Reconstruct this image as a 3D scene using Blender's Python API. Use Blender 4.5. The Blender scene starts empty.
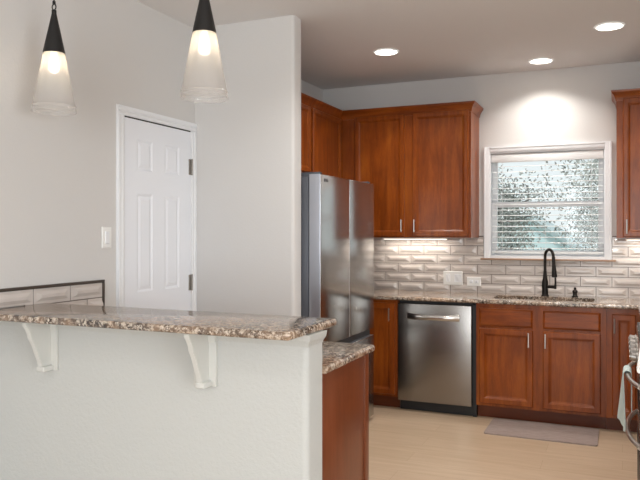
import bpy, bmesh, math, random
from mathutils import Vector, Matrix
random.seed(7)
PI = math.pi
D = bpy.data
S = bpy.context.scene
C = S.collection

# ------------------------------------------------------------------ camera
cam_d = D.cameras.new('camera'); cam = D.objects.new('camera', cam_d); C.objects.link(cam)
cam.location = (0, 0, 1.4085); cam.rotation_euler = (PI/2, 0, 0.411)
cam_d.sensor_fit = 'HORIZONTAL'; cam_d.sensor_width = 36.0; cam_d.lens = 693.74*36/640
cam_d.shift_y = -7.07/640; cam_d.clip_start = 0.05; cam_d.clip_end = 200
S.camera = cam
# ------------------------------------------------------------------ world
w = D.worlds.new('World'); S.world = w; w.use_nodes = True
nt = w.node_tree
bg = nt.nodes['Background']; bg.inputs['Color'].default_value = (0.95, 0.98, 1.0, 1); bg.inputs['Strength'].default_value = .95
# ------------------------------------------------------------------ exposure
vs = S.view_settings
vs.view_transform = 'Standard'; vs.look = 'None'; vs.gamma = 1; vs.use_curve_mapping = False; vs.exposure = 0.0

def lamp(name, kind, loc, energy, color=(1, 1, 1), rot=(0, 0, 0), **k):
    d = D.lights.new(name, kind); d.energy = energy; d.color = color
    for a, v in k.items(): setattr(d, a, v)
    o = D.objects.new(name, d); o.location = loc; o.rotation_euler = rot; C.objects.link(o); return o

# sun outside, from high behind the house's right
lamp('sun', 'SUN', (0, 0, 12), 1.6, (1, 0.96, 0.9), (math.radians(48), math.radians(12), math.radians(20)), angle=0.02)
# daylight entering the windows of the living room behind the camera (lamps fill the openings)
DAY = (0.91, 0.965, 1.0)
lamp('daylight_rear', 'AREA', (0.6, -3.93, 1.35), 150, DAY, (-PI/2, 0, PI), shape='RECTANGLE', size=3.4, size_y=2.1)
lamp('daylight_side', 'AREA', (3.33, -0.6, 1.45), 105, DAY, (PI/2, 0, PI/2), shape='RECTANGLE', size=2.4, size_y=1.7)

# ------------------------------------------------------------------ helpers
def tag(o, label=None, cat=None, group=None, kind=None):
    if label: o['label'] = label
    if cat: o['category'] = cat
    if group: o['group'] = group
    if kind: o['kind'] = kind
    return o

def thing(name, label, cat, loc=(0, 0, 0), group=None):
    o = D.objects.new(name, None); C.objects.link(o); o.location = loc; o.empty_display_size = .1
    return tag(o, label, cat, group)

def root_of(o):
    while o.parent: o = o.parent
    return o

def obj(name, bm, mat, parent=None, smooth=0.6, origin=None):
    me = D.meshes.new(name)
    bmesh.ops.recalc_face_normals(bm, faces=bm.faces)
    off = root_of(parent).location if parent else (Vector(origin) if origin else Vector((0, 0, 0)))
    if off.length: bmesh.ops.translate(bm, vec=-off, verts=bm.verts)
    if smooth:
        for f in bm.faces: f.smooth = True
        for e in bm.edges:
            if len(e.link_faces) == 2:
                e.smooth = e.calc_face_angle(0) < smooth
            else: e.smooth = False
    bm.to_mesh(me); bm.free()
    o = D.objects.new(name, me); C.objects.link(o)
    me.materials.append(mat)
    if parent: o.parent = parent
    elif origin: o.location = origin
    return o

def struct(name, bm, mat, parent=None):
    o = obj(name, bm, mat, parent)
    if not parent: o['kind'] = 'structure'
    return o

def copy_tree(o, parent=None):
    c = o.copy(); C.objects.link(c)
    if parent: c.parent = parent
    for ch in list(o.children): copy_tree(ch, c)
    return c

def B(): return bmesh.new()

YWC, XLC, XRC = 5.933, -2.558, .738
def box(bm, x0, x1, y0, y1, z0, z1, bev=0, seg=2):
    m = Matrix.Translation(((x0+x1)/2, (y0+y1)/2, (z0+z1)/2)) @ Matrix.Diagonal((abs(x1-x0), abs(y1-y0), abs(z1-z0), 1))
    r = bmesh.ops.create_cube(bm, size=1, matrix=m)
    if bev:
        es = list({e for v in r['verts'] for e in v.link_edges})
        bmesh.ops.bevel(bm, geom=es, offset=bev, segments=seg, profile=.5, affect='EDGES')
    return bm

def bevel_vert(bm, r, seg=4, test=None):
    es = [e for e in bm.edges if abs((e.verts[0].co-e.verts[1].co).normalized().z) > .99 and (test is None or test(e.verts[0].co))]
    bmesh.ops.bevel(bm, geom=es, offset=r, segments=seg, profile=.5, affect='EDGES')
    return bm

def loft(bm, loops, cap0=True, cap1=True):
    rings = [[bm.verts.new(p) for p in L] for L in loops]
    n = len(rings[0])
    for a, b in zip(rings, rings[1:]):
        for i in range(n):
            j = (i+1) % n
            bm.faces.new((a[i], a[j], b[j], b[i]))
    if cap0: bm.faces.new(rings[0][::-1])
    if cap1: bm.faces.new(rings[-1])
    return bm

def rect_loft(bm, o, U, V, N, w, h, prof):
    """nested rectangles: prof = [(inset_u, inset_v, height), ...]"""
    o, U, V, N = map(Vector, (o, U, V, N))
    loops = []
    for iu, iv, d in prof:
        loops.append([o+U*iu+V*iv+N*d, o+U*(w-iu)+V*iv+N*d, o+U*(w-iu)+V*(h-iv)+N*d, o+U*iu+V*(h-iv)+N*d])
    return loft(bm, loops)

def prism(bm, pts, axis, a, b):
    """polygon in the two other axes (cyclic order), extruded along axis from a to b"""
    def P(p, t):
        if axis == 'x': return (t, p[0], p[1])
        if axis == 'y': return (p[0], t, p[1])
        return (p[0], p[1], t)
    return loft(bm, [[P(p, a) for p in pts], [P(p, b) for p in pts]])

def lathe(bm, c, prof, n=32, axis=(0, 0, 1), cap=(True, True)):
    c = Vector(c); A = Vector(axis).normalized()
    X = A.orthogonal().normalized(); Y = A.cross(X)
    loops = [[c+A*z+X*(r*math.cos(2*PI*i/n))+Y*(r*math.sin(2*PI*i/n)) for i in range(n)] for r, z in prof]
    return loft(bm, loops, *cap)

def cyl(bm, a, b, r, n=16, r2=None):
    a, b = Vector(a), Vector(b)
    return lathe(bm, a, [(r, 0), (r if r2 is None else r2, (b-a).length)], n, b-a)

def tube(bm, pts, r, n=10, sx=1.0):
    pts = [Vector(p) for p in pts]
    rs = r if isinstance(r, (list, tuple)) else [r]*len(pts)
    T0 = (pts[1]-pts[0]).normalized(); X = T0.orthogonal().normalized(); loops = []
    for i, p in enumerate(pts):
        T = (pts[min(i+1, len(pts)-1)]-pts[max(i-1, 0)]).normalized()
        X = (X-T*X.dot(T)).normalized(); Y = T.cross(X)
        loops.append([p+X*(rs[i]*math.cos(2*PI*k/n))+Y*(rs[i]*math.sin(2*PI*k/n)) for k in range(n)])
    return loft(bm, loops)

# ------------------------------------------------------------------ materials
def mat(name, col=(.8, .8, .8), rough=.5, metal=0, spec=.5, coat=0, emit=None, es=0):
    m = D.materials.new(name); m.use_nodes = True
    b = m.node_tree.nodes['Principled BSDF']
    b.inputs['Base Color'].default_value = (*col, 1); b.inputs['Roughness'].default_value = rough
    b.inputs['Metallic'].default_value = metal; b.inputs['Specular IOR Level'].default_value = spec
    b.inputs['Coat Weight'].default_value = coat; b.inputs['Coat Roughness'].default_value = .12
    if emit: b.inputs['Emission Color'].default_value = (*emit, 1); b.inputs['Emission Strength'].default_value = es
    return m

def srgb(r, g, b):
    f = lambda c: (c/255/12.92) if c/255 <= .04045 else ((c/255+.055)/1.055)**2.4
    return (f(r), f(g), f(b))

class N:
    def __init__(s, m): s.m = m; s.t = m.node_tree; s.b = s.t.nodes['Principled BSDF']
    def n(s, typ, **k):
        x = s.t.nodes.new(typ)
        for a, v in k.items():
            if a in x.inputs: x.inputs[a].default_value = v
            else: setattr(x, a, v)
        return x
    def l(s, a, b): s.t.links.new(a, b)
    def coords(s, scale=(1, 1, 1), kind='Object'):
        tc = s.n('ShaderNodeTexCoord'); mp = s.n('ShaderNodeMapping'); mp.inputs['Scale'].default_value = scale
        s.l(tc.outputs[kind], mp.inputs['Vector']); return mp.outputs['Vector']
    def ramp(s, src, stops):
        r = s.n('ShaderNodeValToRGB'); e = r.color_ramp.elements
        while len(e) > 1: e.remove(e[-1])
        e[0].position = stops[0][0]; e[0].color = (*stops[0][1], 1)
        for p, c in stops[1:]:
            q = e.new(p); q.color = (*c, 1)
        s.l(src, r.inputs['Fac']); return r.outputs['Color']
    def noise(s, vec, scale, detail=4, rough=.55, dist=0):
        x = s.n('ShaderNodeTexNoise', Scale=scale, Detail=detail, Roughness=rough, Distortion=dist); s.l(vec, x.inputs['Vector']); return x.outputs['Fac']
    def mix(s, f, a, b, typ='MIX'):
        x = s.n('ShaderNodeMix'); x.data_type = 'RGBA'; x.blend_type = typ
        for v, i in ((f, 0), (a, 6), (b, 7)):
            if hasattr(v, 'is_linked'): s.l(v, x.inputs[i])
            else: x.inputs[i].default_value = v if i == 0 else (*v, 1)
        return x.outputs[2]
    def bump(s, src, strength=.2, dist=.002):
        x = s.n('ShaderNodeBump', Strength=strength, Distance=dist); s.l(src, x.inputs['Height']); s.l(x.outputs['Normal'], s.b.inputs['Normal'])
    def base(s, c): s.l(c, s.b.inputs['Base Color'])

def paint(name, col, bump=.25, scale=90, rough=.75):
    m = mat(name, col, rough, spec=.3); n = N(m); v = n.coords()
    f = n.noise(v, scale, 3, .5); n.bump(n.ramp(f, [(.42, (0, 0, 0)), (.62, (1, 1, 1))]), bump, .0015)
    return m
M_wall = paint('wall_paint', srgb(213, 211, 209), .12)
M_pony = paint('textured_drywall', srgb(195, 196, 193), .4, 70)
M_ceil = paint('ceiling_paint', srgb(229, 227, 226), .15, 60)
M_white = mat('white_trim', srgb(236, 238, 241), .38)
M_door = mat('white_door_paint', srgb(238, 241, 247), .4)
M_blind = mat('blind_white', srgb(230, 232, 232), .5)
M_plate = mat('white_plastic', srgb(238, 238, 236), .35)
M_dark = mat('dark_slot', (.02, .02, .02), .6)
M_black = mat('black_plastic', (.012, .012, .013), .45)
M_bronze = mat('oil_rubbed_bronze', (.018, .014, .012), .38, .6)
M_trim = mat('dark_metal_edge', srgb(96, 88, 82), .4, .7)
M_grout = mat('grout', srgb(108, 98, 91), .95)
M_nickel = mat('brushed_nickel', srgb(196, 190, 184), .28, 1)
M_hinge = mat('aged_hinge', srgb(150, 144, 138), .4, .7)
M_gray = mat('fridge_case_grey', srgb(92, 95, 102), .45, .5)
M_shaft = mat('pendant_black', (.02, .019, .019), .42, .4)

def wood(name, c1, c2, c3, axis='z', rough=.30):
    m = mat(name, c2, rough, spec=.33, coat=.05); n = N(m)
    sc = {'z': (9, 9, .9), 'x': (.9, 9, 9), 'y': (9, .9, 9)}[axis]
    v = n.coords(sc); f = n.noise(v, 2.2, 6, .6, .6)
    fine = n.noise(n.coords(tuple(q*8 for q in sc)), 3, 3, .6)
    big = n.noise(n.coords((1, 1, 1)), 3.5, 3, .5, .4)
    c = n.ramp(f, [(.25, c1), (.5, c2), (.78, c3)])
    c = n.mix(.22, c, n.ramp(fine, [(.3, c1), (.7, c3)]))
    c = n.mix(n.ramp(big, [(.35, (0, 0, 0)), (.7, (.5, .5, .5))]), c, c1)
    n.base(c); n.bump(fine, .04, .001)
    return m
M_wood = wood('cherry_wood', srgb(94, 38, 9), srgb(144, 69, 18), srgb(176, 98, 32))
M_woodx = wood('cherry_wood_horizontal', srgb(94, 38, 9), srgb(144, 69, 18), srgb(176, 98, 32), 'x')
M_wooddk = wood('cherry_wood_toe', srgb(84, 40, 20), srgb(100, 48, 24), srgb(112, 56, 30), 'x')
M_panel = wood('cherry_end_panel', srgb(98, 50, 28), srgb(118, 62, 36), srgb(134, 74, 46))

def granite():
    m = mat('speckled_granite', (.4, .3, .2), .13, spec=.9); n = N(m); v = n.coords()
    a = n.noise(v, 48, 5, .65, .5); b = n.noise(v, 90, 4, .7, .4); c = n.noise(v, 7, 3, .5, .8)
    col = n.ramp(a, [(.32, srgb(46, 38, 34)), (.44, srgb(84, 73, 65)), (.52, srgb(142, 128, 116)), (.60, srgb(200, 190, 176)), (.72, srgb(180, 158, 138)), (.82, srgb(158, 116, 86))])
    spots = n.ramp(b, [(.42, (1, 1, 1)), (.47, (0, 0, 0))])
    col = n.mix(spots, col, srgb(44, 36, 33))
    light = n.ramp(n.noise(v, 85, 3, .6), [(.60, (0, 0, 0)), (.64, (1, 1, 1))])
    col = n.mix(light, col, srgb(216, 206, 192))
    col = n.mix(n.ramp(c, [(.40, (0, 0, 0)), (.7, (.45, .45, .45))]), col, srgb(206, 170, 138))
    n.base(col); return m
M_granite = granite()

def steel(name, col, rough, axis='z', wob=.07):
    m = mat(name, col, rough, 1); n = N(m)
    sc = {'z': (250, 250, 2), 'x': (2, 250, 250), 'h': (2, 2, 250)}[axis]
    f = n.noise(n.coords(sc), 1, 2, .5); n.bump(f, .03, .0005)
    g = n.noise(n.coords((1.2, 1.2, .8)), 1.6, 2, .5)
    bp = n.n('ShaderNodeBump', Strength=wob, Distance=.03); n.l(g, bp.inputs['Height'])
    for L in list(n.b.inputs['Normal'].links): n.l(L.from_node.outputs['Normal'], n.b.inputs['Normal'])
    ob = [x for x in n.t.nodes if x.type == 'BUMP' and x != bp][0]
    n.l(bp.outputs['Normal'], ob.inputs['Normal'])
    return m
M_steel = steel('stainless_steel', srgb(146, 142, 138), .27)
M_fsteel = steel('fridge_stainless', srgb(176, 175, 173), .18, 'z', .025)
M_fside = mat('fridge_door_side', srgb(176, 180, 190), .3, .8)
M_rsteel = steel('range_stainless', srgb(190, 186, 182), .22, 'h')

def tile():
    m = mat('glazed_tile', srgb(205, 195, 185), .16, spec=.5); n = N(m); v = n.coords()
    n.base(n.ramp(n.noise(v, 5, 2, .5), [(.3, srgb(198, 189, 183)), (.7, srgb(214, 206, 200))])); return m
M_tile = tile()

def floor_mat():
    m = mat('light_oak_vinyl_plank', (.5, .4, .3), .38, spec=.4); n = N(m)
    v = n.coords()
    br = n.n('ShaderNodeTexBrick', Scale=1.0); br.offset = .37; br.offset_frequency = 2
    br.inputs['Brick Width'].default_value = 1.22; br.inputs['Row Height'].default_value = .18
    br.inputs['Mortar Size'].default_value = .0012; br.inputs['Mortar Smooth'].default_value = .2; br.inputs['Bias'].default_value = 0
    br.inputs['Color1'].default_value = (*srgb(194, 172, 148), 1); br.inputs['Color2'].default_value = (*srgb(185, 163, 138), 1)
    br.inputs['Mortar'].default_value = (*srgb(160, 136, 110), 1)
    n.l(v, br.inputs['Vector'])
    g = n.noise(n.coords((1.3, 14, 1)), 2.0, 5, .6, .5)
    c = n.mix(n.ramp(g, [(.3, (0, 0, 0)), (.75, (.6, .6, .6))]), br.outputs['Color'], srgb(164, 139, 112))
    n.base(c); return m
M_floor = floor_mat()

def glass_pane(name='clear_glass', refl=.018, tint=(.97, 1, 1)):
    m = D.materials.new(name); m.use_nodes = True; t = m.node_tree; t.nodes.remove(t.nodes['Principled BSDF'])
    tr = t.nodes.new('ShaderNodeBsdfTransparent'); tr.inputs[0].default_value = (*tint, 1)
    gl = t.nodes.new('ShaderNodeBsdfGlossy'); gl.inputs['Roughness'].default_value = .02
    mx = t.nodes.new('ShaderNodeMixShader'); mx.inputs[0].default_value = refl
    t.links.new(tr.outputs[0], mx.inputs[1]); t.links.new(gl.outputs[0], mx.inputs[2])
    t.links.new(mx.outputs[0], t.nodes['Material Output'].inputs[0]); return m
M_glass = glass_pane()

def shade_glass():
    m = D.materials.new('frosted_to_clear_glass'); m.use_nodes = True; t = m.node_tree; t.nodes.remove(t.nodes['Principled BSDF'])
    ne = lambda s: t.nodes.new(s)
    tr = ne('ShaderNodeBsdfTransparent'); tr.inputs[0].default_value = (.97, .97, .97, 1)
    gl = ne('ShaderNodeBsdfGlossy'); gl.inputs['Roughness'].default_value = .05
    tl = ne('ShaderNodeBsdfTranslucent'); tl.inputs[0].default_value = (.95, .93, .9, 1)
    df = ne('ShaderNodeBsdfDiffuse'); df.inputs[0].default_value = (.92, .91, .9, 1)
    a = ne('ShaderNodeMixShader'); a.inputs[0].default_value = .7
    t.links.new(df.outputs[0], a.inputs[1]); t.links.new(tl.outputs[0], a.inputs[2])
    tc = ne('ShaderNodeTexCoord'); sp = ne('ShaderNodeSeparateXYZ'); mr = ne('ShaderNodeMapRange')
    mr.inputs['From Min'].default_value = .0; mr.inputs['From Max'].default_value = .16
    mr.inputs['To Min'].default_value = .24; mr.inputs['To Max'].default_value = .45
    t.links.new(tc.outputs['Object'], sp.inputs[0]); t.links.new(sp.outputs['Z'], mr.inputs['Value'])
    b = ne('ShaderNodeMixShader'); t.links.new(mr.outputs[0], b.inputs[0]); t.links.new(tr.outputs[0], b.inputs[1]); t.links.new(a.outputs[0], b.inputs[2])
    fr = ne('ShaderNodeLayerWeight'); fr.inputs['Blend'].default_value = .35
    mul = ne('ShaderNodeMath'); mul.operation = 'MULTIPLY'; mul.inputs[1].default_value = .22
    t.links.new(fr.outputs['Fresnel'], mul.inputs[0])
    c = ne('ShaderNodeMixShader'); t.links.new(mul.outputs[0], c.inputs[0]); t.links.new(b.outputs[0], c.inputs[1]); t.links.new(gl.outputs[0], c.inputs[2])
    t.links.new(c.outputs[0], t.nodes['Material Output'].inputs[0]); return m
M_shade = shade_glass()
M_bulb = mat('warm_bulb', (1, .9, .7), .4, emit=(1, .80, .55), es=8)
M_led = mat('led_lens', (1, 1, 1), .5, emit=(1, .90, .78), es=9)
M_strip = mat('led_strip_lens', (1, 1, 1), .5, emit=(1, .88, .72), es=3)

# ------------------------------------------------------------------ dimensions
XL, XR, YW, ZC = -2.56, .74, 5.935, 2.743
PWX, PY0, PY1 = -1.042, 2.278, 2.412   # half wall: end, front, back
XF, YR = 3.4, -4.0        # living room behind the camera: far right wall, rear wall
T = .12
CT = .905                 # kitchen worktop height
# ------------------------------------------------------------------ room shell
struct('floor', box(B(), XL-T, XF+T, YR-T, YW+T, -.1, 0), M_floor)
struct('ceiling', box(B(), XL-T, XF+T, YR-T, YW+T, ZC, ZC+.1), M_ceil)
struct('wall_left', box(B(), XL-T, XL, YR-T, YW+T, 0, ZC), M_wall)
WX0, WX1, WZ0, WZ1 = -1.023, -.126, 1.214, 2.078     # kitchen window opening
bm = B()
box(bm, XL, WX0, YW, YW+T, 0, ZC); box(bm, WX1, XR+T, YW, YW+T, 0, ZC)
box(bm, WX0, WX1, YW, YW+T, 0, WZ0); box(bm, WX0, WX1, YW, YW+T, WZ1, ZC)
struct('wall_back', bm, M_wall)
struct('wall_right', box(B(), XR, XR+T, 2.7, YW, 0, ZC), M_wall)
struct('wall_return', box(B(), XR+T, XF, 2.7, 2.7+T, 0, ZC), M_wall)
bm = B()   # right wall of the living room with an opening
box(bm, XF, XF+T, YR, -1.8, 0, ZC); box(bm, XF, XF+T, .6, 2.7+T, 0, ZC)
box(bm, XF, XF+T, -1.8, .6, 0, .6); box(bm, XF, XF+T, -1.8, .6, 2.3, ZC)
struct('wall_far_right', bm, M_wall)
bm = B()
box(bm, XL, -1.1, YR-T, YR, 0, ZC); box(bm, 2.3, XF, YR-T, YR, 0, ZC)
box(bm, -1.1, 2.3, YR-T, YR, 0, .3); box(bm, -1.1, 2.3, YR-T, YR, 2.4, ZC)
struct('wall_rear', bm, M_wall)
# stub wall that screens the fridge
PX = -1.842
bm = box(B(), XL, PX, 3.826, 3.948, 0, ZC)
bevel_vert(bm, .022, 5, lambda p: p.x > PX-.01)
struct('wall_fridge_side', bm, M_wall)
bm = B()
box(bm, XL, XL+.014, 2.95, 3.05, 0, .09, .003); box(bm, XL, PX, 3.812, 3.826, 0, .09, .003)
struct('baseboard_left', bm, M_white)
struct('baseboard_rear', box(B(), XL+.014, XF, YR, YR+.014, 0, .09, .003), M_white)
# frames in the living room openings
def win_frame(name, x0, x1, z0, z1, y, axis='y', nm=1):
    bm = B()
    def bb(a0, a1, c0, c1):
        if axis == 'y': box(bm, a0, a1, y-.03, y+.03, c0, c1, .004)
        else: box(bm, y-.03, y+.03, a0, a1, c0, c1, .004)
    bb(x0, x1, z0, z0+.06); bb(x0, x1, z1-.06, z1); bb(x0, x0+.06, z0+.06, z1-.06); bb(x1-.06, x1, z0+.06, z1-.06)
    for i in range(nm):
        c = x0+(x1-x0)*(i+1)/(nm+1); bb(c-.025, c+.025, z0+.06, z1-.06)
    return struct(name, bm, M_white)
win_frame('window_2', -1.1, 2.3, .3, 2.4, YR-.06, 'y', 2)
win_frame('window_3', -1.8, .6, .6, 2.3, XF+.06, 'x', 1)

# pantry door -------------------------------------------------------
dr = D.objects.new('door_1', None); C.objects.link(dr); dr.location = (XL, 3.444, 0); dr['kind'] = 'structure'
DY0, DY1, DZ = 3.118, 3.768, 2.064
bm = B()
cp = [(0, 0), (.012, 0), (.016, .006), (.016, .02), (.012, .026), (.018, .034), (.018, .052), (0, .055)]
def casing_v(y, s):
    prism(bm, [(XL+a, y+s*b) for a, b in cp], 'z', 0, DZ+.002)
casing_v(DY0-.003, -1); casing_v(DY1+.003, 1)
prism(bm, [(XL+a, DZ+.002+b) for a, b in cp], 'y', DY0-.058, 3.8255)
obj('door_casing', bm, M_white, dr)
bm = B()
box(bm, XL, XL+.005, DY0-.003, DY0, 0, DZ); box(bm, XL, XL+.005, DY1, DY1+.003, 0, DZ); box(bm, XL, XL+.005, DY0, DY1, DZ-.006, DZ+.002)
obj('door_gap', bm, M_dark, dr)
bm = B()
F0, F1 = XL+.0, XL+.010
ys = [DY0, 3.226, 3.372, 3.49, 3.64, DY1]
zs = [.008, .24, .86, 1.067, 1.634, 1.768, 1.945, DZ-.007]
box(bm, F0, F1, DY0, ys[1], zs[0], zs[-1]); box(bm, F0, F1, ys[2], ys[3], zs[0], zs[-1]); box(bm, F0, F1, ys[4], DY1, zs[0], zs[-1])
for a, b in ((1, 2), (3, 4)):
    for c, d in ((0, 1), (2, 3), (4, 5), (6, 7)): box(bm, F0, F1, ys[a], ys[b], zs[c], zs[d])
    for c, d in ((1, 2), (3, 4), (5, 6)):
        rect_loft(bm, (XL, ys[a], zs[c]), (0, 1, 0), (0, 0, 1), (1, 0, 0), ys[b]-ys[a], zs[d]-zs[c],
                  [(0, 0, 0), (0, 0, .010), (.012, .012, .004), (.016, .016, .004), (.034, .034, .009)])
bmesh.ops.remove_doubles(bm, verts=bm.verts, dist=1e-5)
obj('door_slab', bm, M_door, dr, smooth=0.2)
for z in (1.832, 1.09, .25):
    bm = B(); box(bm, XL+.009, XL+.013, 3.742, 3.782, z-.05, z+.05, .001)
    cyl(bm, (XL+.018, 3.769, z-.052), (XL+.018, 3.769, z+.052), .0055, 10)
    obj('hinge', bm, M_hinge, dr)
bm = B(); lathe(bm, (XL+.010, 3.17, .95), [(.028, 0), (.028, .004), (.010, .008), (.010, .03), (.026, .042), (.028, .055), (.018, .066)], 20, (1, 0, 0))
obj('door_knob', bm, M_nickel, dr)

# kitchen window -----------------------------------------------------
wn = D.objects.new('window_1', None); C.objects.link(wn); wn.location = ((WX0+WX1)/2, YW, WZ0); wn['kind'] = 'structure'
bm = B()
cpw = [(0, -.0), (.010, 0), (.014, .006), (.014, .030), (.019, .036), (.019, .048), (0, .050)]   # (projection, away)
CX0, CX1, CZ0, CZ1 = WX0, WX1, 1.197, 2.083
prism(bm, [(WX0-b, YW-a) for a, b in cpw], 'z', CZ0, CZ1+.050)
prism(bm, [(WX1+b, YW-a) for a, b in cpw], 'z', CZ0, CZ1+.050)
prism(bm, [(YW-a, CZ1+b) for a, b in cpw], 'x', WX0, WX1)
obj('window_casing', bm, M_white, wn)
bm = B()
box(bm, WX0, WX0+.006, YW-.002, YW+T, WZ0, WZ1); box(bm, WX1-.006, WX1, YW-.002, YW+T, WZ0, WZ1)
box(bm, WX0+.006, WX1-.006, YW-.002, YW+T, WZ1-.006, WZ1+.006); box(bm, WX0, WX1, YW-.004, YW+T, CZ0, WZ0+.006)
obj('window_jamb', bm, M_white, wn)
bm = B(); box(bm, -1.098, -.046, YW-.035, YW, 1.181, 1.197, .004)
obj('window_sill', bm, mat('tan_stone_sill', srgb(165, 135, 112), .3), wn)
def sash(name, z0, z1, y, fw=.045):
    bm = B(); x0, x1 = WX0+.006, WX1-.006
    box(bm, x0, x0+fw, y, y+.035, z0, z1, .003); box(bm, x1-fw, x1, y, y+.035, z0, z1, .003)
    box(bm, x0+fw, x1-fw, y, y+.035, z0, z0+fw, .003); box(bm, x0+fw, x1-fw, y, y+.035, z1-fw, z1, .003)
    s = obj(name, bm, M_white, wn)
    bm = B(); box(bm, x0+fw-.004, x1-fw+.004, y+.014, y+.018, z0+fw-.004, z1-fw+.004); obj('pane', bm, M_glass, s)
sash('upper_sash', 1.625, 2.07, YW+.080)
sash('lower_sash', 1.222, 1.668, YW+.044)

# ------------------------------------------------------------------ tile
PW, PH, Z0 = .2333, .0797, .9055
def tiles(bm, o, U, N, u_off, rows, umin, umax, zmin, zmax, parity=0):
    """bevelled tiles along U from umin..umax; u_off = grout position of the even rows"""
    o, U, N = Vector(o), Vector(U), Vector(N); Zv = Vector((0, 0, 1))
    tb = B()
    for r, z in enumerate(rows):
        if z+PH < zmin or z > zmax: continue
        off = u_off + (PW/2 if (r+parity) % 2 else 0)
        k = math.floor((umin-off)/PW)
        while off+k*PW < umax:
            u = off+k*PW; k += 1
            if u+PW < umin: continue
            g = .0023
            rect_loft(tb, o+U*(u+g)+Zv*(z+g), U, Zv, N, PW-2*g, PH-2*g,
                      [(0, 0, 0), (0, 0, .0038), (.001, .001, .0045), (.012, .014, .0045), (.042, .0305, .0125), (.046, .0335, .0125)])
    geo = lambda: list(tb.verts)+list(tb.edges)+list(tb.faces)
    for p, nn in ((o+U*umin, -U), (o+U*umax, U), (o+Zv*zmin, -Zv), (o+Zv*zmax, Zv)):
        bmesh.ops.bisect_plane(tb, geom=geo(), plane_co=p, plane_no=nn, clear_outer=True)
    me = D.meshes.new('t'); tb.to_mesh(me); tb.free(); bm.from_mesh(me); D.meshes.remove(me)
rows = [Z0-.0055+.0005+i*PH for i in range(6)]
rows[0:1] = [rows[0]]
bs = thing('tile_backsplash', 'cream faceted subway tile backsplash behind the long worktop under the window', 'tiles', (-.9, YWC, CT))
bm = B()
for a, b, z1 in ((XL, WX0-.052, 1.3755), (WX0-.052, WX1+.052, 1.1805), (WX1+.052, XR, 1.3755)):
    tiles(bm, (0, YW-.004, 0), (1, 0, 0), (0, -1, 0), -1.825, rows, a, b, CT+.0005, z1, 0)
obj('tile_field', bm, M_tile, bs, smooth=.1)
bm = B()
box(bm, XLC, WX0-.051, YW-.006, YWC, CT+.0005, 1.3755); box(bm, WX0-.051, WX1+.051, YW-.006, YWC, CT+.0005, 1.1805); box(bm, WX1+.051, XR, YW-.006, YWC, CT+.0005, 1.3755)
obj('grout', bm, M_grout, bs)
for a, b in ((-1.112, WX0-.052), (WX1+.052, -.041)): obj('edge_strip', box(B(), a, b, YW-.014, YWC, 1.3755, 1.384, .001), M_trim, bs)
# peninsula backsplash on the left wall
bs2 = thing('tile_backsplash', 'short faceted cream tile backsplash with dark metal edge left of the pantry door', 'tiles', (XL, 2.7, CT))
bm = B()
sv = PW; PW = .24
tiles(bm, (XL+.004, 0, 0), (0, 1, 0), (1, 0, 0), 2.465, [.905, .985, 1.065], PY1+.002, 2.937, CT+.0005, 1.1445, 0)
sv2 = bm
tiles(bm, (XL+.004, 0, 0), (0, 1, 0), (1, 0, 0), 2.465, [.905, .985, 1.065], 2.125, PY1+.002, 1.073, 1.1445, 0)
PW = sv
obj('tile_field', bm, M_tile, bs2, smooth=.1)
bm = B(); box(bm, XLC, XL+.006, PY1+.002, 2.938, CT+.0005, 1.145); box(bm, XLC, XL+.006, 2.125, PY1+.002, 1.073, 1.145); obj('grout', bm, M_grout, bs2)
bm = B(); box(bm, XLC, XL+.016, 2.125, 2.95, 1.145, 1.158, .001); box(bm, XLC, XL+.016, 2.938, 2.95, CT+.0005, 1.145, .001)
obj('edge_strip', bm, M_trim, bs2)

# ------------------------------------------------------------------ worktops
def slab_profile(front, back, z0, z1, s=-1, r=.013):
    """(y,z) cross-section, rounded front at y=front; s=-1 when the front looks to -Y"""
    pts = []
    for i in range(7):
        a = PI/2*i/6; pts.append((front-s*(r-r*math.sin(a)), z1-r+r*math.cos(a)))
    for i in range(7):
        a = PI/2*i/6; pts.append((front-s*(r-r*math.cos(a)), z0+r-r*math.sin(a)))
    pts += [(back, z0), (back, z1)]
    return pts
wt = thing('worktop', 'long speckled tan granite worktop along the back wall under the window', 'worktop', (-.9, 5.6, CT-.03))
SX0, SX1, SY0, SY1 = -.922, -.190, 5.425, 5.722
bm = B()
prism(bm, slab_profile(5.285, SY0, CT-.03, CT), 'x', XLC, .10)
box(bm, XLC, SX0, SY0, YWC, CT-.03, CT); box(bm, SX1, XRC, SY0, YWC, CT-.03, CT); box(bm, SX0, SX1, SY1, YWC, CT-.03, CT)
box(bm, .10, XRC, 5.0, SY0, CT-.03, CT)
bmesh.ops.remove_doubles(bm, verts=bm.verts, dist=1e-5)
obj('granite_slab', bm, M_granite, wt)
wt2 = thing('worktop', 'short granite worktop between the oven range and the back corner', 'worktop', (.4, 4.6, CT-.03))
bm = B(); box(bm, .10, XRC, 4.21, 4.998, CT-.03, CT, .004); obj('granite_slab', bm, M_granite, wt2)

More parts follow.
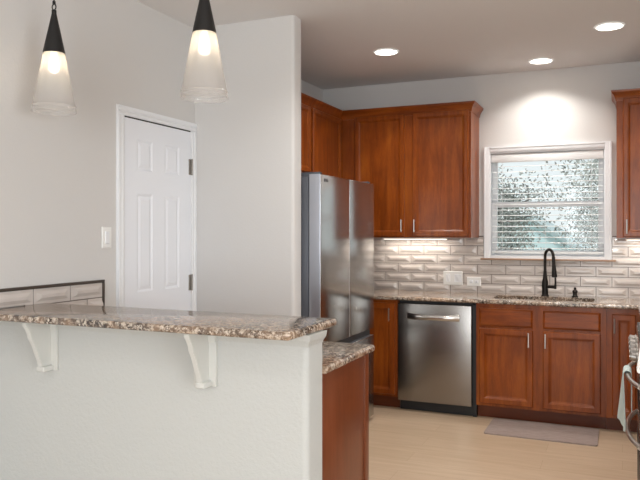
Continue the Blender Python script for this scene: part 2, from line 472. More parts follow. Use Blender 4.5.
# sink + faucet
sk = thing('kitchen_sink', 'undermount double bowl sink set in the granite under the window', 'sink', (-.556, 5.57, .68))
M_sink = mat('dark_composite_sink', srgb(96, 78, 64), .4)
for a, b in ((SX0+.002, -.585), (-.560, SX1-.002)):
    bm = B(); x0, x1, y0, y1, z0, z1 = a-.0, b, SY0+.002, SY1-.002, .70, CT-.031
    rect_loft(bm, (x0, y0, z1), (1, 0, 0), (0, 1, 0), (0, 0, -1), x1-x0, y1-y0, [(0, 0, 0), (.006, .006, .0), (.012, .012, .16), (.03, .03, .172)])
    bm.faces.ensure_lookup_table(); bmesh.ops.delete(bm, geom=[bm.faces[-2]], context='FACES')
    bmesh.ops.solidify(bm, geom=list(bm.faces), thickness=.003)
    bo = obj('bowl', bm, M_sink, sk)
    bm = B(); lathe(bm, ((x0+x1)/2, (y0+y1)/2+.03, z1-.1695), [(.042, 0), (.04, .004), (.02, .003), (.018, .001)], 20)
    obj('drain', bm, M_nickel, bo)
bm = B(); box(bm, -.585, -.560, SY0+.002, SY1-.002, .84, CT-.014, .004); obj('divider', bm, M_sink, sk)

fc = thing('kitchen_faucet', 'dark bronze gooseneck pull-down faucet behind the sink', 'faucet', (-.566, 5.80, CT))
fx, fy = -.566, 5.80
bm = B(); lathe(bm, (fx, fy, CT), [(.030, 0), (.030, .006), (.025, .012), (.024, .05), (.026, .08), (.025, .11), (.018, .14), (.0135, .18), (.0125, .20)], 24)
obj('body', bm, M_bronze, fc)
# arch leans towards the room and a little to the right, as in the photo
dirv = Vector((.58, -.81, 0)).normalized(); R0 = .062
pts = [Vector((fx, fy, CT+.19)), Vector((fx, fy, CT+.25)), Vector((fx, fy, CT+.31))]
for i in range(1, 13):
    a = PI*i/12*0.97
    pts.append(Vector((fx, fy, CT+.31)) + dirv*(R0-R0*math.cos(a)) + Vector((0, 0, R0*math.sin(a))))
end = pts[-1]
bm = tube(B(), pts, .0115, 14); obj('spout', bm, M_bronze, fc)
dn = (Vector((0, 0, -1))+dirv*.10).normalized()
bm = B(); lathe(bm, end, [(.0115, -.002), (.013, .0), (.0135, .06), (.017, .09), (.021, .15), (.021, .158), (.015, .16)], 20, dn)
obj('spray_head', bm, M_bronze, fc)
bm = B(); hv = Vector((.9, -.35, 0)).normalized(); c0 = Vector((fx, fy, CT+.075))
cyl(bm, c0+hv*.018, c0+hv*.085, .013, 14, .0125); obj('handle_stem', bm, M_bronze, fc)
bm = tube(B(), [c0+hv*.085+Vector((0, 0, -.014)), c0+hv*.088+Vector((0, 0, .03)), c0+hv*.086+Vector((0, 0, .10))], [.010, .008, .0065], 12)
obj('lever', bm, M_bronze, fc)
sd = thing('soap_dispenser', 'small dark bronze air gap cap with a knob top right of the faucet', 'soap dispenser', (-.341, 5.80, CT))
bm = B(); lathe(bm, (-.341, 5.80, CT), [(.024, 0), (.024, .006), (.018, .012), (.016, .03), (.019, .034), (.021, .048), (.013, .056), (.008, .06), (.010, .068), (.007, .076)], 22)
obj('cap', bm, M_bronze, sd)

# ------------------------------------------------------------------ cabinets
FP = [(0, 0, 0), (0, 0, .012), (.006, .006, .019), (.038, .040, .019), (.041, .043, .0155), (.044, .046, .0155), (.053, .055, .008), (.058, .060, .008), (.060, .062, .006)]
FU = [(0, 0, 0), (0, 0, .012), (.006, .006, .019), (.032, .034, .019), (.035, .037, .0165), (.037, .039, .0165), (.045, .047, .010), (.050, .052, .0075)]
DP = [(0, 0, 0), (0, 0, .010), (.012, .012, .018), (.015, .015, .019)]
def pull(parent, p, along=(0, 0, 1), out=(0, -1, 0), L=.105):
    p, A, O = Vector(p), Vector(along), Vector(out)
    bm = B(); tube(bm, [p+A*(-L/2)+O*.022, p+A*(L/2)+O*.022], .005, 10)
    for s in (-.38, .38): cyl(bm, p+A*(L*s), p+A*(L*s)+O*.022, .0038, 8)
    return obj('handle', bm, M_nickel, parent)
def cab_door(parent, o, U, N, w, h, hp=None, prof=FP, name='door', m=None):
    bm = rect_loft(B(), o, U, (0, 0, 1), N, w, h, prof)
    d = obj(name, bm, m or M_wood, parent, smooth=.25)
    if hp: pull(d, Vector(o)+Vector(U)*hp[0]+Vector((0, 0, hp[1]))+Vector(N)*.019, (0, 0, 1), N)
    return d
FY = 5.317    # face-frame plane of the base run
def base_case(t, x0, x1, depth_back=YWC, top=CT-.031):
    bm = B(); box(bm, x0, x1, FY+.002, FY+.022, .10, top)               # face frame board
    box(bm, x0, x0+.018, FY+.022, depth_back, .10, top); box(bm, x1-.018, x1, FY+.022, depth_back, .10, top)
    box(bm, x0+.018, x1-.018, depth_back-.012, depth_back, .10, top); box(bm, x0+.018, x1-.018, FY+.022, depth_back-.012, .10, .118)
    obj('body', bm, M_wood, t)
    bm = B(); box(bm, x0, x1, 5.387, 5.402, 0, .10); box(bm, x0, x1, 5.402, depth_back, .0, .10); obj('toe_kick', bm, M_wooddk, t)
U, Nn = (1, 0, 0), (0, -1, 0)
DFY = FY+.002
t = thing('base_cabinet', 'narrow cherry base cabinet between the refrigerator and the dishwasher', 'cabinet', (-2.1, 5.62, 0))
base_case(t, XLC, -1.643)
cab_door(t, (-1.96, DFY, .118), U, Nn, .296, .730, (.255, .64))
t = thing('base_cabinet', 'wide cherry sink cabinet under the window with two false drawers and two doors', 'cabinet', (-.56, 5.62, 0))
base_case(t, -1.020, -.105)
cab_door(t, (-.995, DFY, .121), U, Nn, .392, .568, (.362, .498))
cab_door(t, (-.533, DFY, .121), U, Nn, .392, .568, (.018, .498))
cab_door(t, (-.995, DFY, .706), U, Nn, .390, .134, None, DP, 'false_drawer', M_woodx)
cab_door(t, (-.533, DFY, .706), U, Nn, .392, .134, None, DP, 'false_drawer', M_woodx)
t = thing('base_cabinet', 'narrow one-door cherry corner cabinet right of the sink cabinet', 'cabinet', (.3, 5.62, 0))
base_case(t, -.104, .128)
cab_door(t, (-.067, DFY, .121), U, Nn, .154, .715, (.016, .635))
t = thing('base_cabinet', 'cherry base cabinet between the oven range and the back corner on the right wall', 'cabinet', (.4, 4.7, 0))
bm = B(); box(bm, .130, XRC, 4.21, YWC, .10, CT-.031); box(bm, .19, XRC, 4.21, YWC, 0, .10); obj('body', bm, M_wood, t)
cab_door(t, (.130, 4.23, .121), (0, 1, 0), (-1, 0, 0), .42, .568, (.38, .498))
cab_door(t, (.130, 4.23, .706), (0, 1, 0), (-1, 0, 0), .42, .134, None, DP, 'drawer', M_wood)

# dishwasher
t = thing('dishwasher', 'stainless steel dishwasher with a bowed bar handle under the worktop', 'dishwasher', (-1.34, 5.6, 0))
bm = B(); box(bm, -1.634, -1.03, 5.36, 5.90, .11, .872); obj('tub', bm, M_black, t)
bm = B(); box(bm, -1.634, -1.052, 5.297, 5.342, .084, .852, .005, 3)
d = obj('door', bm, M_steel, t)
bm = B(); pts = []
n = 24
for i in range(n+1):
    s = i/n*2-1; x = -1.347+s*.205; out = .012+.036*(1-abs(s)**2.4); 
    pts.append((x, 5.297-out, .756-.003*(1-s*s), .026-.008*(1-s*s)))
loops = []
for x, y, z, hh in pts:
    loops.append([(x, y, z-hh), (x, y-.006, z-hh*.6), (x, y-.007, z), (x, y-.006, z+hh*.6), (x, y, z+hh), (x, y+.006, z+hh*.6), (x, y+.006, z-hh*.6)])
loft(bm, loops)
box(bm, -1.556, -1.535, 5.278, 5.299, .736, .768, .003); box(bm, -1.159, -1.138, 5.278, 5.299, .736, .768, .003)
obj('handle', bm, M_rsteel, d, smooth=.9)
bm = B(); box(bm, -1.634, -1.03, 5.365, 5.38, .0, .11); 
obj('kick_plate', bm, M_black, t)
bm = B(); box(bm, -1.634, -1.03, 5.345, 5.36, .855, .873); box(bm, -1.050, -1.022, 5.345, 5.36, .0, .873); obj('gasket', bm, M_black, t)

# upper cabinets
UY = 5.585; ZB, ZT = 1.370, 2.412
def crown_run(bm, path, h0=2.384, h1=2.4615, p=.037):
    """sweep crown profile along an open polyline path [(x,y)], outward = left-hand normal given"""
    prof = [(0, h0), (.005, h0), (.008, h0+.014), (.013, h0+.030), (.022, h0+.048), (.030, h0+.056), (p-.002, h0+.063), (p, h1-.002), (p, h1), (0, h1)]
    loops = []
    for (x, y), (nx, ny) in path: loops.append([(x+nx*a, y+ny*a, z) for a, z in prof])
    loft(bm, loops)
t = thing('upper_cabinet', 'cherry wall cabinet with two doors left of the window, crown moulding on top', 'cabinet', (-1.66, 5.76, ZB))
bm = B(); box(bm, -2.238, -1.113, UY+.002, YWC, ZB, ZT+.01); obj('body', bm, M_wood, t)
cab_door(t, (-2.106, UY+.002, 1.380), U, Nn, .441, 1.018, (.421, .088), FU)
cab_door(t, (-1.592, UY+.002, 1.380), U, Nn, .462, 1.018, (.018, .088), FU)
bm = B(); crown_run(bm, [((-2.238, UY+.002), (0, -1)), ((-2.199, UY+.002), (0, -1)), ((-1.113, UY+.002), (1, -1)), ((-1.113, YWC), (1, 0))])
obj('crown_moulding', bm, M_woodx, t)
LX = -2.24
t = thing('upper_cabinet', 'tall cherry wall cabinet in the corner above and behind the refrigerator', 'cabinet', (-2.4, 5.4, ZB))
bm = B(); box(bm, XLC, LX-.002, 4.974, YWC, ZB, ZT+.01); obj('body', bm, M_wood, t)
cab_door(t, (LX-.002, 4.976, 1.380), (0, 1, 0), (1, 0, 0), .597, 1.012, (.02, .075), FU)
bm = B(); crown_run(bm, [((LX-.002, 4.974), (1, 0)), ((LX-.002, UY+.04), (1, 0))]); obj('crown_moulding', bm, M_wood, t)
t = thing('upper_cabinet', 'short cherry cabinet above the refrigerator next to the stub wall', 'cabinet', (-2.4, 4.4, 1.85))
bm = B(); box(bm, XLC, LX-.002, 3.95, 4.972, 1.865, ZT+.01); obj('body', bm, M_wood, t)
cab_door(t, (LX-.002, 3.972, 1.878), (0, 1, 0), (1, 0, 0), .468, .515, None, FU)
cab_door(t, (LX-.002, 4.455, 1.878), (0, 1, 0), (1, 0, 0), .474, .515, None, FU)
bm = B(); crown_run(bm, [((LX-.002, 3.95), (1, 0)), ((LX-.002, 4.972), (1, 0))]); obj('crown_moulding', bm, M_wood, t)
t = thing('upper_cabinet', 'cherry wall cabinet right of the window, cut off by the photo edge', 'cabinet', (.3, 5.76, ZB))
bm = B(); box(bm, -.040, XRC, UY+.002, YWC, ZB, ZT+.01); obj('body', bm, M_wood, t)
cab_door(t, (.004, UY+.002, 1.380), U, Nn, .34, 1.02, (.026, .075), FU)
cab_door(t, (.37, UY+.002, 1.380), U, Nn, .34, 1.02, (.314, .075), FU)
bm = B(); crown_run(bm, [((-.040, YWC), (-1, 0)), ((-.040, UY+.002), (-1, -1)), ((XRC, UY+.002), (0, -1))]); obj('crown_moulding', bm, M_woodx, t)

# under-cabinet lights
for x0, x1, e, lab in ((-1.93, -1.36, 1.5, 'slim white light bar under the wall cabinet left of the window'),
                    (.02, .62, 1.5, 'slim white light bar under the wall cabinet right of the window')):
    t = thing('under_cabinet_light', lab, 'light', ((x0+x1)/2, 5.83, ZB-.018))
    bm = B(); box(bm, x0, x1, 5.80, 5.86, ZB-.014, ZB-.0005, .002); obj('housing', bm, M_plate, t)
    bm = B(); box(bm, x0+.01, x1-.01, 5.808, 5.852, ZB-.018, ZB-.014); obj('lens', bm, M_strip, t)
    lamp('under_cabinet_lamp', 'AREA', ((x0+x1)/2, 5.83, ZB-.02), e, (1, .92, .82), (0, 0, 0), shape='RECTANGLE', size=x1-x0-.04, size_y=.03)

# ------------------------------------------------------------------ refrigerator
t = thing('refrigerator', 'tall stainless french-door refrigerator beside the stub wall', 'refrigerator', (-2.1, 4.47, 0))
FX, FY0, FY1 = -1.722, 3.962, 4.972
bm = B(); box(bm, -2.52, FX-.085, FY0+.004, FY1-.004, .02, 1.765, .006)
obj('body', bm, M_gray, t)
M_dside = M_fside
def fdoor(y0, y1, z0, z1, name):
    bm = B(); box(bm, FX-.078, FX, y0, y1, z0, z1)
    bm2 = [e for e in bm.edges if abs(e.verts[0].co.x-FX) < 1e-4 and abs(e.verts[1].co.x-FX) < 1e-4]
    bmesh.ops.bevel(bm, geom=bm2, offset=.007, segments=3, profile=.5, affect='EDGES')
    o = obj(name, bm, M_fsteel, t)
    o.data.materials.append(M_dside)
    for p in o.data.polygons:
        if abs(p.normal.x) < .3: p.material_index = 1
    return o
d1 = fdoor(FY0, 4.465, .690, 1.777, 'door'); d2 = fdoor(4.469, FY1, .690, 1.777, 'door')
d3 = fdoor(FY0, FY1, .035, .640, 'freezer_drawer')
bm = B(); box(bm, FX-.079, FX-.03, FY0+.01, FY1-.01, .64, .69); obj('handle_recess', bm, M_black, t)
for y in (FY0+.05, FY1-.05):
    bm = B(); box(bm, FX-.15, FX-.02, y-.022, y+.022, 1.777, 1.793, .004); box(bm, FX-.16, FX-.08, y-.03, y+.03, 1.765, 1.785, .003)
    obj('hinge_cover', bm, M_gray, t)
# maker's mark: round emblem and two letters on the upper left of the near door
M_logo = mat('logo_grey', srgb(70, 70, 74), .4, .3)
bm = B(); lathe(bm, (FX, 4.028, 1.742), [(.0115, 0), (.0115, .0012)], 24, (1, 0, 0)); obj('emblem', bm, M_logo, d1)
cu = D.curves.new('lg', 'FONT'); cu.body = 'LG'; cu.size = .030; cu.extrude = .0006; cu.align_y = 'CENTER'
to = D.objects.new('lg', cu); C.objects.link(to); bpy.context.view_layer.update()
me = D.meshes.new_from_object(to); D.objects.remove(to)
lo = D.objects.new('letters', me); C.objects.link(lo); me.materials.append(M_logo)
me.transform(Matrix.Translation(Vector((FX+.0008, 4.046, 1.742))-t.location) @ Matrix(((0, 0, 1, 0), (1, 0, 0, 0), (0, 1, 0, 0), (0, 0, 0, 1)))); lo.parent = d1
for y in (FY0+.05, FY1-.05):
    for x in (FX-.12, -2.45): obj('foot', cyl(B(), (x, y, 0), (x, y, .022), .02, 12), M_black, t)

# ------------------------------------------------------------------ peninsula
bm = box(B(), XLC, PWX, PY0, PY1, 0, 1.0405)
bevel_vert(bm, .024, 6, lambda p: p.x > PWX-.01 and p.y < PY0+.01)
struct('wall_peninsula', bm, M_pony)
# small moulding under the bar top, front and end
bm = B()
def mprof(s=1): return [(0, .995), (.003, .995), (.005, 1.004), (.012, 1.014), (.017, 1.022), (.020, 1.041), (0, 1.041)]
loops = []
for (x, y), (nx, ny) in [((XLC, PY0), (0, -1)), ((PWX, PY0), (1, -1)), ((PWX, PY1), (1, 0))]:
    loops.append([(x+nx*a, y+ny*a, z) for a, z in mprof()])
loft(bm, loops)
struct('trim_1', bm, M_pony)
bt = thing('bar_top', 'raised speckled granite bar top with a rounded edge on the white half wall', 'worktop', (-1.8, 2.36, 1.037))
bm = box(B(), XLC, -1.031, 2.107, 2.545, 1.0415, 1.0715)
bevel_vert(bm, .018, 5, lambda p: p.x > -1.1)
es = [e for e in bm.edges if len(e.link_faces) == 2 and abs(e.calc_face_angle(0)) > .8 and not (e.verts[0].co.x < XL+.001 and e.verts[1].co.x < XL+.001)]
bmesh.ops.bevel(bm, geom=es, offset=.011, segments=3, profile=.5, affect='EDGES')
obj('granite_slab', bm, M_granite, bt)
# corbels
def corbel_parts(t):
    x = t.location.x
    bm = B(); box(bm, x-.050, x+.050, PY0-.016, PY0, .822, .994, .002)
    box(bm, x-.050, x+.050, PY0-.022, PY0-.002, .992, 1.0405, .002)
    obj('back_plate', bm, M_white2, t)
    yt = PY0-.014
    prof = [(yt, 1.0405), (2.128, 1.0405), (2.130, 1.028), (2.142, 1.012), (2.152, .994), (2.157, .974), (2.168, .957), (2.180, .934), (2.189, .910), (2.199, .889), (2.207, .870), (2.211, .854), (2.213, .842), (yt, .842)]
    bm = B(); prism(bm, prof, 'x', x+.004, x+.020); obj('bracket', bm, M_white2, t)
    bm = B(); L = []
    for y, z in prof[1:-1]: L.append((y, z))
    loops = []
    for y, z in L: loops.append([(x+.001, y-.004, z-.002), (x+.023, y-.004, z-.002), (x+.023, y+.006, z+.002), (x+.001, y+.006, z+.002)])
    loft(bm, loops); obj('scroll_edge', bm, M_white2, t)
    bm = B(); box(bm, x-.008, x+.034, 2.206, PY0-.002, .822, .845, .006, 3); obj('foot', bm, M_white2, t)
M_white2 = mat('corbel_white', srgb(206, 206, 201), .5)
cb = thing('corbel', 'white scrolled wooden bracket under the left part of the bar top', 'bracket', (-2.262, PY0, .82), 'brackets under the bar top')
corbel_parts(cb)
cb2 = copy_tree(cb); cb2.location.x = -1.469; cb2['label'] = 'white scrolled wooden bracket under the bar top nearer its free end'
# lower peninsula
t = thing('worktop', 'lower granite worktop on the kitchen side of the half wall', 'worktop', (-1.8, 2.75, CT-.03))
bm = box(B(), XLC, -1.021, PY1, 2.975, CT-.03, CT)
bevel_vert(bm, .02, 4, lambda p: p.x > -1.1 and p.y > 2.9)
es = [e for e in bm.edges if len(e.link_faces) == 2 and abs(e.calc_face_angle(0)) > .8 and not (e.verts[0].co.x < XL+.001 and e.verts[1].co.x < XL+.001) and not (e.verts[0].co.y < PY1+.001 and e.verts[1].co.y < PY1+.001)]
bmesh.ops.bevel(bm, geom=es, offset=.010, segments=3, profile=.5, affect='EDGES')
obj('granite_slab', bm, M_granite, t)
t = thing('base_cabinet', 'peninsula cabinet with a plain cherry end panel under the lower worktop', 'cabinet', (-1.8, 2.72, 0))
bm = B(); box(bm, XLC, -1.082, PY1+.001, 2.92, .10, CT-.031); box(bm, XLC, -1.082, PY1+.001, 2.86, 0, .10); obj('body', bm, M_wood, t)
bm = B(); box(bm, -1.082, -1.050, PY1+.001, 2.948, 0, CT-.031, .001); box(bm, -1.052, -1.046, 2.900, 2.950, 0, CT-.031, .001); obj('end_panel', bm, M_panel, t)
for i in range(3):
    x = -1.10-.48*(i+1)
    cab_door(t, (x+.46, 2.92, .121), (-1, 0, 0), (0, 1, 0), .44, .568, (.03, .498))
    cab_door(t, (x+.46, 2.92, .706), (-1, 0, 0), (0, 1, 0), .44, .134, None, DP, 'drawer', M_woodx)

# ------------------------------------------------------------------ range
t = thing('oven_range', 'stainless oven range with bowed handles at the right edge of the photo', 'stove', (.4, 3.83, 0))
RX, RY0, RY1 = .105, 3.446, 4.204
bm = B(); box(bm, RX, XR-.01, RY0, RY1, .03, .90, .003); obj('body', bm, mat('range_side_dark', srgb(60, 58, 58), .4, .5), t)
bm = B(); box(bm, RX, XR-.012, RY0, RY1, 0, .03); obj('base', bm, M_black, t)
bm = B(); box(bm, RX-.03, XR-.01, RY0, RY1, .90, .918, .004); obj('cooktop', bm, M_black, t)
bm = B(); prism(bm, [(RX, .775), (RX-.040, .775), (RX-.046, .785), (RX-.032, .898), (RX, .898)], 'y', RY0, RY1); obj('control_panel', bm, M_rsteel, t)
M_knob = mat('knob_metal', srgb(150, 146, 142), .38, 1)
def knob(y):
    ax = Vector((-1, 0, .16)).normalized(); c = Vector((RX-.039, y, .832))
    bm = B(); lathe(bm, c, [(.026, 0), (.026, .006), (.020, .008), (.0195, .030), (.017, .033)], 24, ax)
    k = obj('knob', bm, M_knob, t)
    bm = B(); z = ax.orthogonal(); lathe(bm, c+ax*.033, [(.012, 0), (.012, .003)], 16, ax); obj('knob_cap', bm, M_rsteel, k)
for i in range(5): knob(4.13-i*.15)
def oven_door(z0, z1, hz, name):
    bm = B(); box(bm, RX-.030, RX, RY0+.003, RY1-.003, z0, z1, .004); d = obj(name, bm, M_rsteel, t)
    bm = B(); box(bm, RX-.0315, RX-.029, RY0+.12, RY1-.12, z0+.06, hz-.06 if hz-z0 > .2 else z1-.06, .001); obj('oven_glass', bm, M_black, d)
    pts = []
    for i in range(25):
        s = i/24*2-1; pts.append((RX-.030-.052*(1-abs(s)**2.3), 3.825+s*.36, hz))
    bm = tube(B(), pts, .0115, 12)
    obj('handle', bm, M_nickel, d)
oven_door(.475, .770, .706, 'upper_oven_door'); oven_door(.045, .470, .432, 'lower_oven_door')
for cx in (.25, .55):
    for cy in (3.64, 4.01):
        bm = B(); lathe(bm, (cx, cy, .918), [(.045, 0), (.045, .008), (.03, .012), (.028, .016)], 20); br = obj('burner', bm, M_black, t)
        bm = B()
        for a in range(4):
            vx, vy = math.cos(a*PI/2), math.sin(a*PI/2)
            tube(bm, [(cx+vx*.03, cy+vy*.03, .942), (cx+vx*.12, cy+vy*.12, .942), (cx+vx*.125, cy+vy*.125, .919)], .005, 6)
        obj('grate', bm, M_black, br)
# towel
bm = B(); prof = []
cxh = RX-.030-.052; R = .0155; zc = .706
for z in (.440, .47, .50, .58, .64, .68): prof.append((cxh-.020-(.006*(.706-z)/.4), z))
for i in range(9):
    a = PI-PI*i/8; prof.append((cxh+(R+.0045)*math.cos(a), zc+(R+.0045)*math.sin(a)+.001))
for z in (.67, .63, .58, .52): prof.append((cxh+.021, z))
ny = 12; loops = []
grid = []
for j in range(ny+1):
    v = j/ny; row = []
    for i, (x, z) in enumerate(prof):
        hang = max(0, (.70-z)/.36)
        y = 3.76+v*.17*(1-.10*(z > .68))
        xx = x-(.006*math.sin(v*7+1)+.004*math.sin(v*13))*hang if x < cxh else x
        xx += (.016-.034*v)*min(1, hang*1.5) if x < cxh else 0
        zz = z-(.018*(1-v)+.006*math.sin(v*5))*(1 if i == 0 else 0)
        row.append(bm.verts.new((xx, y, zz)))
    grid.append(row)
for j in range(ny):
    for i in range(len(prof)-1): bm.faces.new((grid[j][i], grid[j+1][i], grid[j+1][i+1], grid[j][i+1]))
bmesh.ops.recalc_face_normals(bm, faces=bm.faces)
bmesh.ops.solidify(bm, geom=list(bm.faces), thickness=-.0035)
M_towel = mat('pale_blue_towel', srgb(196, 210, 208), .9, spec=.1); nn = N(M_towel); nn.bump(nn.noise(nn.coords(), 420, 2), .5, .002)
to = obj('dish_towel', bm, M_towel, None, 1.2, (cxh, 3.87, .43)); tag(to, 'pale blue-grey dish towel hanging over the upper oven handle', 'towel')

# ------------------------------------------------------------------ floor mat
bm = box(B(), -.893, -.150, 4.915, 5.345, .0005, .010); bevel_vert(bm, .02, 4)
M_mat = mat('grey_mat', srgb(150, 134, 126), .6); nn = N(M_mat)
nn.base(nn.ramp(nn.noise(nn.coords((1, 6, 1)), 14, 3), [(.3, srgb(136, 122, 116)), (.7, srgb(162, 147, 140))])); nn.bump(nn.noise(nn.coords(), 160, 2), .3, .002)
o = obj('floor_mat', bm, M_mat, None, .5, (-.52, 5.13, .0005)); tag(o, 'thin grey-brown anti-fatigue mat on the floor in front of the sink', 'mat')

# ------------------------------------------------------------------ plates
t = thing('switch_plate', 'white light switch plate on the left wall beside the pantry door', 'switch', (XL, 2.98, 1.383))
bm = rect_loft(B(), (XL, 2.943, 1.326), (0, 1, 0), (0, 0, 1), (1, 0, 0), .074, .115, [(0, 0, 0), (0, 0, .003), (.004, .004, .006)]); obj('plate', bm, M_plate, t)
bm = rect_loft(B(), (XL+.006, 2.963, 1.350), (0, 1, 0), (0, 0, 1), (1, 0, 0), .034, .067, [(0, 0, 0), (.001, .001, .002), (.003, .003, .004)]); obj('rocker', bm, M_white, t)
t = thing('switch_plate', 'wide white double switch plate on the tile behind the worktop, left of the horizontal outlet', 'switch', (-1.333, YW-.012, 1.02))
PYF = YW-.0165
bm = rect_loft(B(), (-1.418, PYF+.004, .962), (1, 0, 0), (0, 0, 1), (0, -1, 0), .166, .118, [(0, 0, -.006), (0, 0, .003), (.004, .004, .006)]); obj('plate', bm, M_plate, t)
for x in (-1.392, -1.320):
    w_ = .034 if x < -1.35 else .062
    bm = rect_loft(B(), (x, PYF-.002, .988), (1, 0, 0), (0, 0, 1), (0, -1, 0), w_, .067, [(0, 0, 0), (.001, .001, .003), (.004, .004, .002), (w_/2-.001, .012, .005)]); obj('rocker', bm, M_white, t)
t = thing('outlet_plate', 'white horizontal outlet plate on the tile just right of the double switch plate', 'outlet', (-1.155, YW-.012, .995))
bm = rect_loft(B(), (-1.214, PYF+.004, .958), (1, 0, 0), (0, 0, 1), (0, -1, 0), .118, .074, [(0, 0, -.006), (0, 0, .003), (.004, .004, .006)]); obj('plate', bm, M_plate, t)
for x in (-1.178, -1.134):
    bm = rect_loft(B(), (x-.014, PYF-.002, .981), (1, 0, 0), (0, 0, 1), (0, -1, 0), .032, .028, [(0, 0, 0), (.003, .003, .002)]); so = obj('socket', bm, M_white, t)
    bm = B(); box(bm, x-.004, x+.004, PYF-.0048, PYF-.0038, .987, .989); box(bm, x-.004, x+.004, PYF-.0048, PYF-.0038, 1.000, 1.002); obj('slots', bm, M_dark, so)

# ------------------------------------------------------------------ blinds
t = thing('window_blind', 'white horizontal slat blind with open slats in the kitchen window', 'blind', (-.575, YW+.02, 2.07))
bm = B(); box(bm, WX0+.010, WX1-.010, YW+.002, YW+.012, 1.998, 2.066, .003); box(bm, WX0+.012, WX1-.012, YW+.012, YW+.040, 2.03, 2.070, .002); obj('valance', bm, M_blind, t)
nS = 0; z = 1.965
while z > 1.27:
    bm = B(); q = []
    for i in range(5):
        u = (i/4-.5)*.046; q.append((YW+.024+u*.6, z+.0022*(1-(2*u/.05)**2)+u*.10))
    q2 = [(a, b-.0026) for a, b in q[::-1]]
    prism(bm, q+q2, 'x', WX0+.012, WX1-.012); obj('slat', bm, M_blind, t); z -= .0455
bm = B(); box(bm, WX0+.012, WX1-.012, YW+.012, YW+.036, 1.236, 1.256, .003); obj('bottom_rail', bm, M_blind, t)
for x in (WX0+.10, WX1-.10, (WX0+WX1)/2):
    bm = B(); box(bm, x-.0012, x+.0012, YW+.0085, YW+.0105, 1.256, 2.03); obj('ladder_cord', bm, M_blind, t)

# ------------------------------------------------------------------ ceiling lights
def downlight_parts(t):
    x, y, z = t.location
    bm = B(); lathe(bm, (x, y, ZC), [(.096, 0), (.094, -.006), (.080, -.008), (.078, -.002)], 40, cap=(False, False)); bmesh.ops.solidify(bm, geom=list(bm.faces), thickness=.001)
    obj('trim_ring', bm, M_white, t)
    bm = B(); lathe(bm, (x, y, ZC-.0015), [(.0785, 0), (.0785, -.003)], 40); obj('lens', bm, M_led, t)
DL = [(-1.595, 4.877, 'round recessed ceiling light left of the other two, above the refrigerator side'),
      (-.577, 5.61, 'round recessed ceiling light closest to the back wall above the window'),
      (-.076, 4.847, 'round recessed ceiling light at the upper right of the photo')]
DL += [(-.10, 3.45, 'added round recessed ceiling light, out of view above the oven range, brightens the kitchen'),  # out-of-view lights added to brighten the kitchen more evenly
       (-1.15, 3.45, 'added round recessed ceiling light, out of view above the peninsula aisle, brightens the kitchen'),
       (-.9, .4, 'added round recessed ceiling light, unseen, in the living room near the bar'), (1.6, .4, 'added round recessed ceiling light, unseen, in the living room, right side'),  # living room lights, also unseen, added to raise the overall brightness
       (.4, -2.0, 'added round recessed ceiling light, unseen, in the living room near the rear window')]
dl0 = None
for x, y, lab in DL:
    if dl0 is None:
        dl0 = thing('recessed_light', lab, 'ceiling light', (x, y, ZC), 'recessed ceiling lights'); downlight_parts(dl0); o = dl0
    else:
        o = copy_tree(dl0); o.location = (x, y, ZC); o['label'] = lab
    lamp('recessed_lamp', 'AREA', (x, y, ZC-.012), 7.5, (1, .955, .90), (0, 0, 0), shape='DISK', size=.15, spread=math.radians(125))

# ------------------------------------------------------------------ pendants
def pendant_parts(t):
    x, y, zb = t.location
    bm = B(); prof = [(.0955, 0), (.0965, .003), (.0955, .006), (.0925, .024), (.0945, .028), (.0905, .034), (.046, .268)]
    inner = [(r-.003, z) for r, z in prof[::-1]]; inner[-1] = (.0925, .001)
    lathe(bm, (x, y, zb), prof+inner, 48, cap=(False, False))
    o = obj('glass_shade', bm, M_shade, t)
    bm = B(); lathe(bm, (x, y, zb), [(.040, .262), (.0475, .262), (.0475, .268), (.0105, .440), (.0105, .455), (.006, .458)], 36); obj('metal_cone', bm, M_shaft, t)
    bm = B(); n = 16
    ring = [(x+.011*math.cos(2*PI*i/n), y, zb+.470+.013*math.sin(2*PI*i/n)) for i in range(n+1)]
    tube(bm, ring, .0028, 8); cyl(bm, (x, y, zb+.483), (x, y, zb+.495), .007, 12); obj('swivel_loop', bm, M_shaft, t)
    bm = B(); cyl(bm, (x, y, zb+.494), (x, y, ZC-.02), .0035, 10); obj('rod', bm, M_shaft, t)
    bm = B(); lathe(bm, (x, y, ZC), [(.06, 0), (.06, -.012), (.05, -.022), (.008, -.024)], 30); obj('canopy', bm, M_shaft, t)
    bm = B(); lathe(bm, (x, y, zb+.245), [(.013, .018), (.013, 0), (.016, -.012), (.0215, -.032), (.0225, -.046), (.019, -.060), (.010, -.068), (.002, -.070)], 24); obj('bulb', bm, M_bulb, t)
p1 = thing('pendant_lamp', 'glass cone pendant lamp with black top, left of the two over the bar', 'lamp', (-2.321, 2.36, 1.945), 'pendant lamps over the bar')
pendant_parts(p1)
p2 = copy_tree(p1); p2.location.x = -1.533; p2['label'] = 'glass cone pendant lamp with black top, right of the two over the bar'

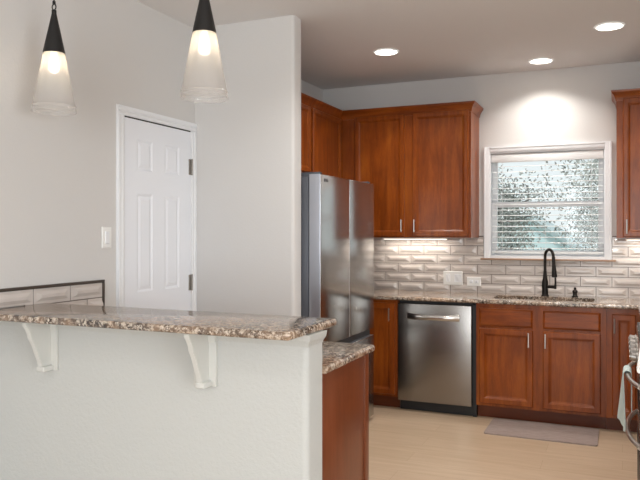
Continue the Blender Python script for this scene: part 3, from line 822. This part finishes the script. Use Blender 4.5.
# ------------------------------------------------------------------ outside
M_grass = mat('outside_ground', srgb(190, 196, 186), .95)
struct('ground', box(B(), -30, 30, YW+T+.1, 60, -1.9, -1.5), M_grass)
t = thing('neighbour_house', 'pale blue-white gabled outbuilding seen through the blind', 'house', (-2.6, 23, -1.5))
hx = -2.2; M_sid = mat('pale_siding', srgb(206, 228, 232), .8); n_ = N(M_sid)
bm = B(); prism(bm, [(hx-2.6-.0, -1.5), (hx+1.9, -1.5), (hx+1.9, .35), (hx-.6, 1.9), (hx-2.6, .8)], 'y', 22, 27); obj('wall', bm, M_sid, t)
bm = B(); prism(bm, [(hx+2.1, .20), (hx+2.1, .32), (hx-.6, 2.02), (hx-2.8, .82), (hx-2.8, .70), (hx-.6, 1.9)], 'y', 21.8, 27.2); obj('roof', bm, mat('pale_roof', srgb(170, 186, 190), .8), t)
for x in (hx-2.2, hx-1.5):
    bm = B(); box(bm, x-.25, x+.25, 21.97, 22.0, -.6, .3); w_ = obj('window', bm, mat('dark_pane', srgb(70, 96, 112), .2), t)

def tree(x, y, h, spread, seed, nleaf, leafcol, lab, base=-1.5, ls=.05):
    rnd = random.Random(seed); t = thing('tree', lab, 'tree', (x, y, base), 'trees outside the window')
    bm = B(); tips = []
    def grow(p, d, L, r, lv):
        q = p+d*L; mid = p+d*L*.5+Vector((rnd.uniform(-1, 1), rnd.uniform(-1, 1), rnd.uniform(-.5, .5)))*L*.07
        tube(bm, [p, mid, q], [r, r*.85, r*.65], 5 if lv else 8)
        tips.append((mid, lv)); tips.append((q, lv))
        if lv >= 4: return
        for k in range(3 if lv < 2 else 3):
            a = Vector((rnd.uniform(-1, 1), rnd.uniform(-1, 1), rnd.uniform(-.15, .7)))
            grow(q if k else mid, (d*.55+a.normalized()*spread).normalized(), L*rnd.uniform(.62, .82), r*.58, lv+1)
    grow(Vector((x, y, base)), Vector((rnd.uniform(-.1, .1), 0, 1)).normalized(), h*.30, h*.018, 0)
    obj('trunk', bm, M_bark, t, smooth=None)
    bm = B(); tp = [p for p, l in tips if l >= 2]
    for i in range(nleaf):
        c = rnd.choice(tp)+Vector((rnd.gauss(0, .24), rnd.gauss(0, .24), rnd.gauss(0, .22)))
        a = Vector((rnd.gauss(0, 1), rnd.gauss(0, 1), rnd.gauss(0, 1))).normalized(); b = a.orthogonal().normalized(); s = ls*rnd.uniform(.6, 1.3)
        vs_ = [bm.verts.new(c+a*s), bm.verts.new(c+b*s*.5), bm.verts.new(c-a*s), bm.verts.new(c-b*s*.5)]
        bm.faces.new(vs_)
    obj('foliage', bm, leafcol, t, smooth=None)
M_bark = mat('grey_bark', srgb(84, 80, 76), .9)
def leaf(name, c1, c2):
    m = mat(name, c1, .5, spec=.4); n = N(m); g = n.n('ShaderNodeNewGeometry')
    n.base(n.ramp(n.noise(g.outputs['Position'], 3.0, 2), [(.35, c1), (.65, c2)])); return m
M_leafg = leaf('grey_green_leaves', srgb(92, 100, 94), srgb(172, 176, 172))
M_leafp = leaf('pale_leaves', srgb(205, 208, 204), srgb(104, 110, 102))
tree(-2.5, 10.0, 4.6, .9, 3, 24000, M_leafg, 'grey-green leafy tree outside the left half of the window', ls=.03)
tree(.6, 10.8, 5.2, 1.0, 11, 30000, M_leafp, 'pale twiggy tree outside the right half of the window', ls=.03)
tree(-4.2, 16.5, 6.4, .9, 5, 12000, M_leafg, 'darker tree farther back outside, left of the pale outbuilding', ls=.045)
tree(1.2, 17.5, 6.6, .9, 8, 14000, M_leafg, 'farther tree outside, behind the pale twiggy one on the right', ls=.045)
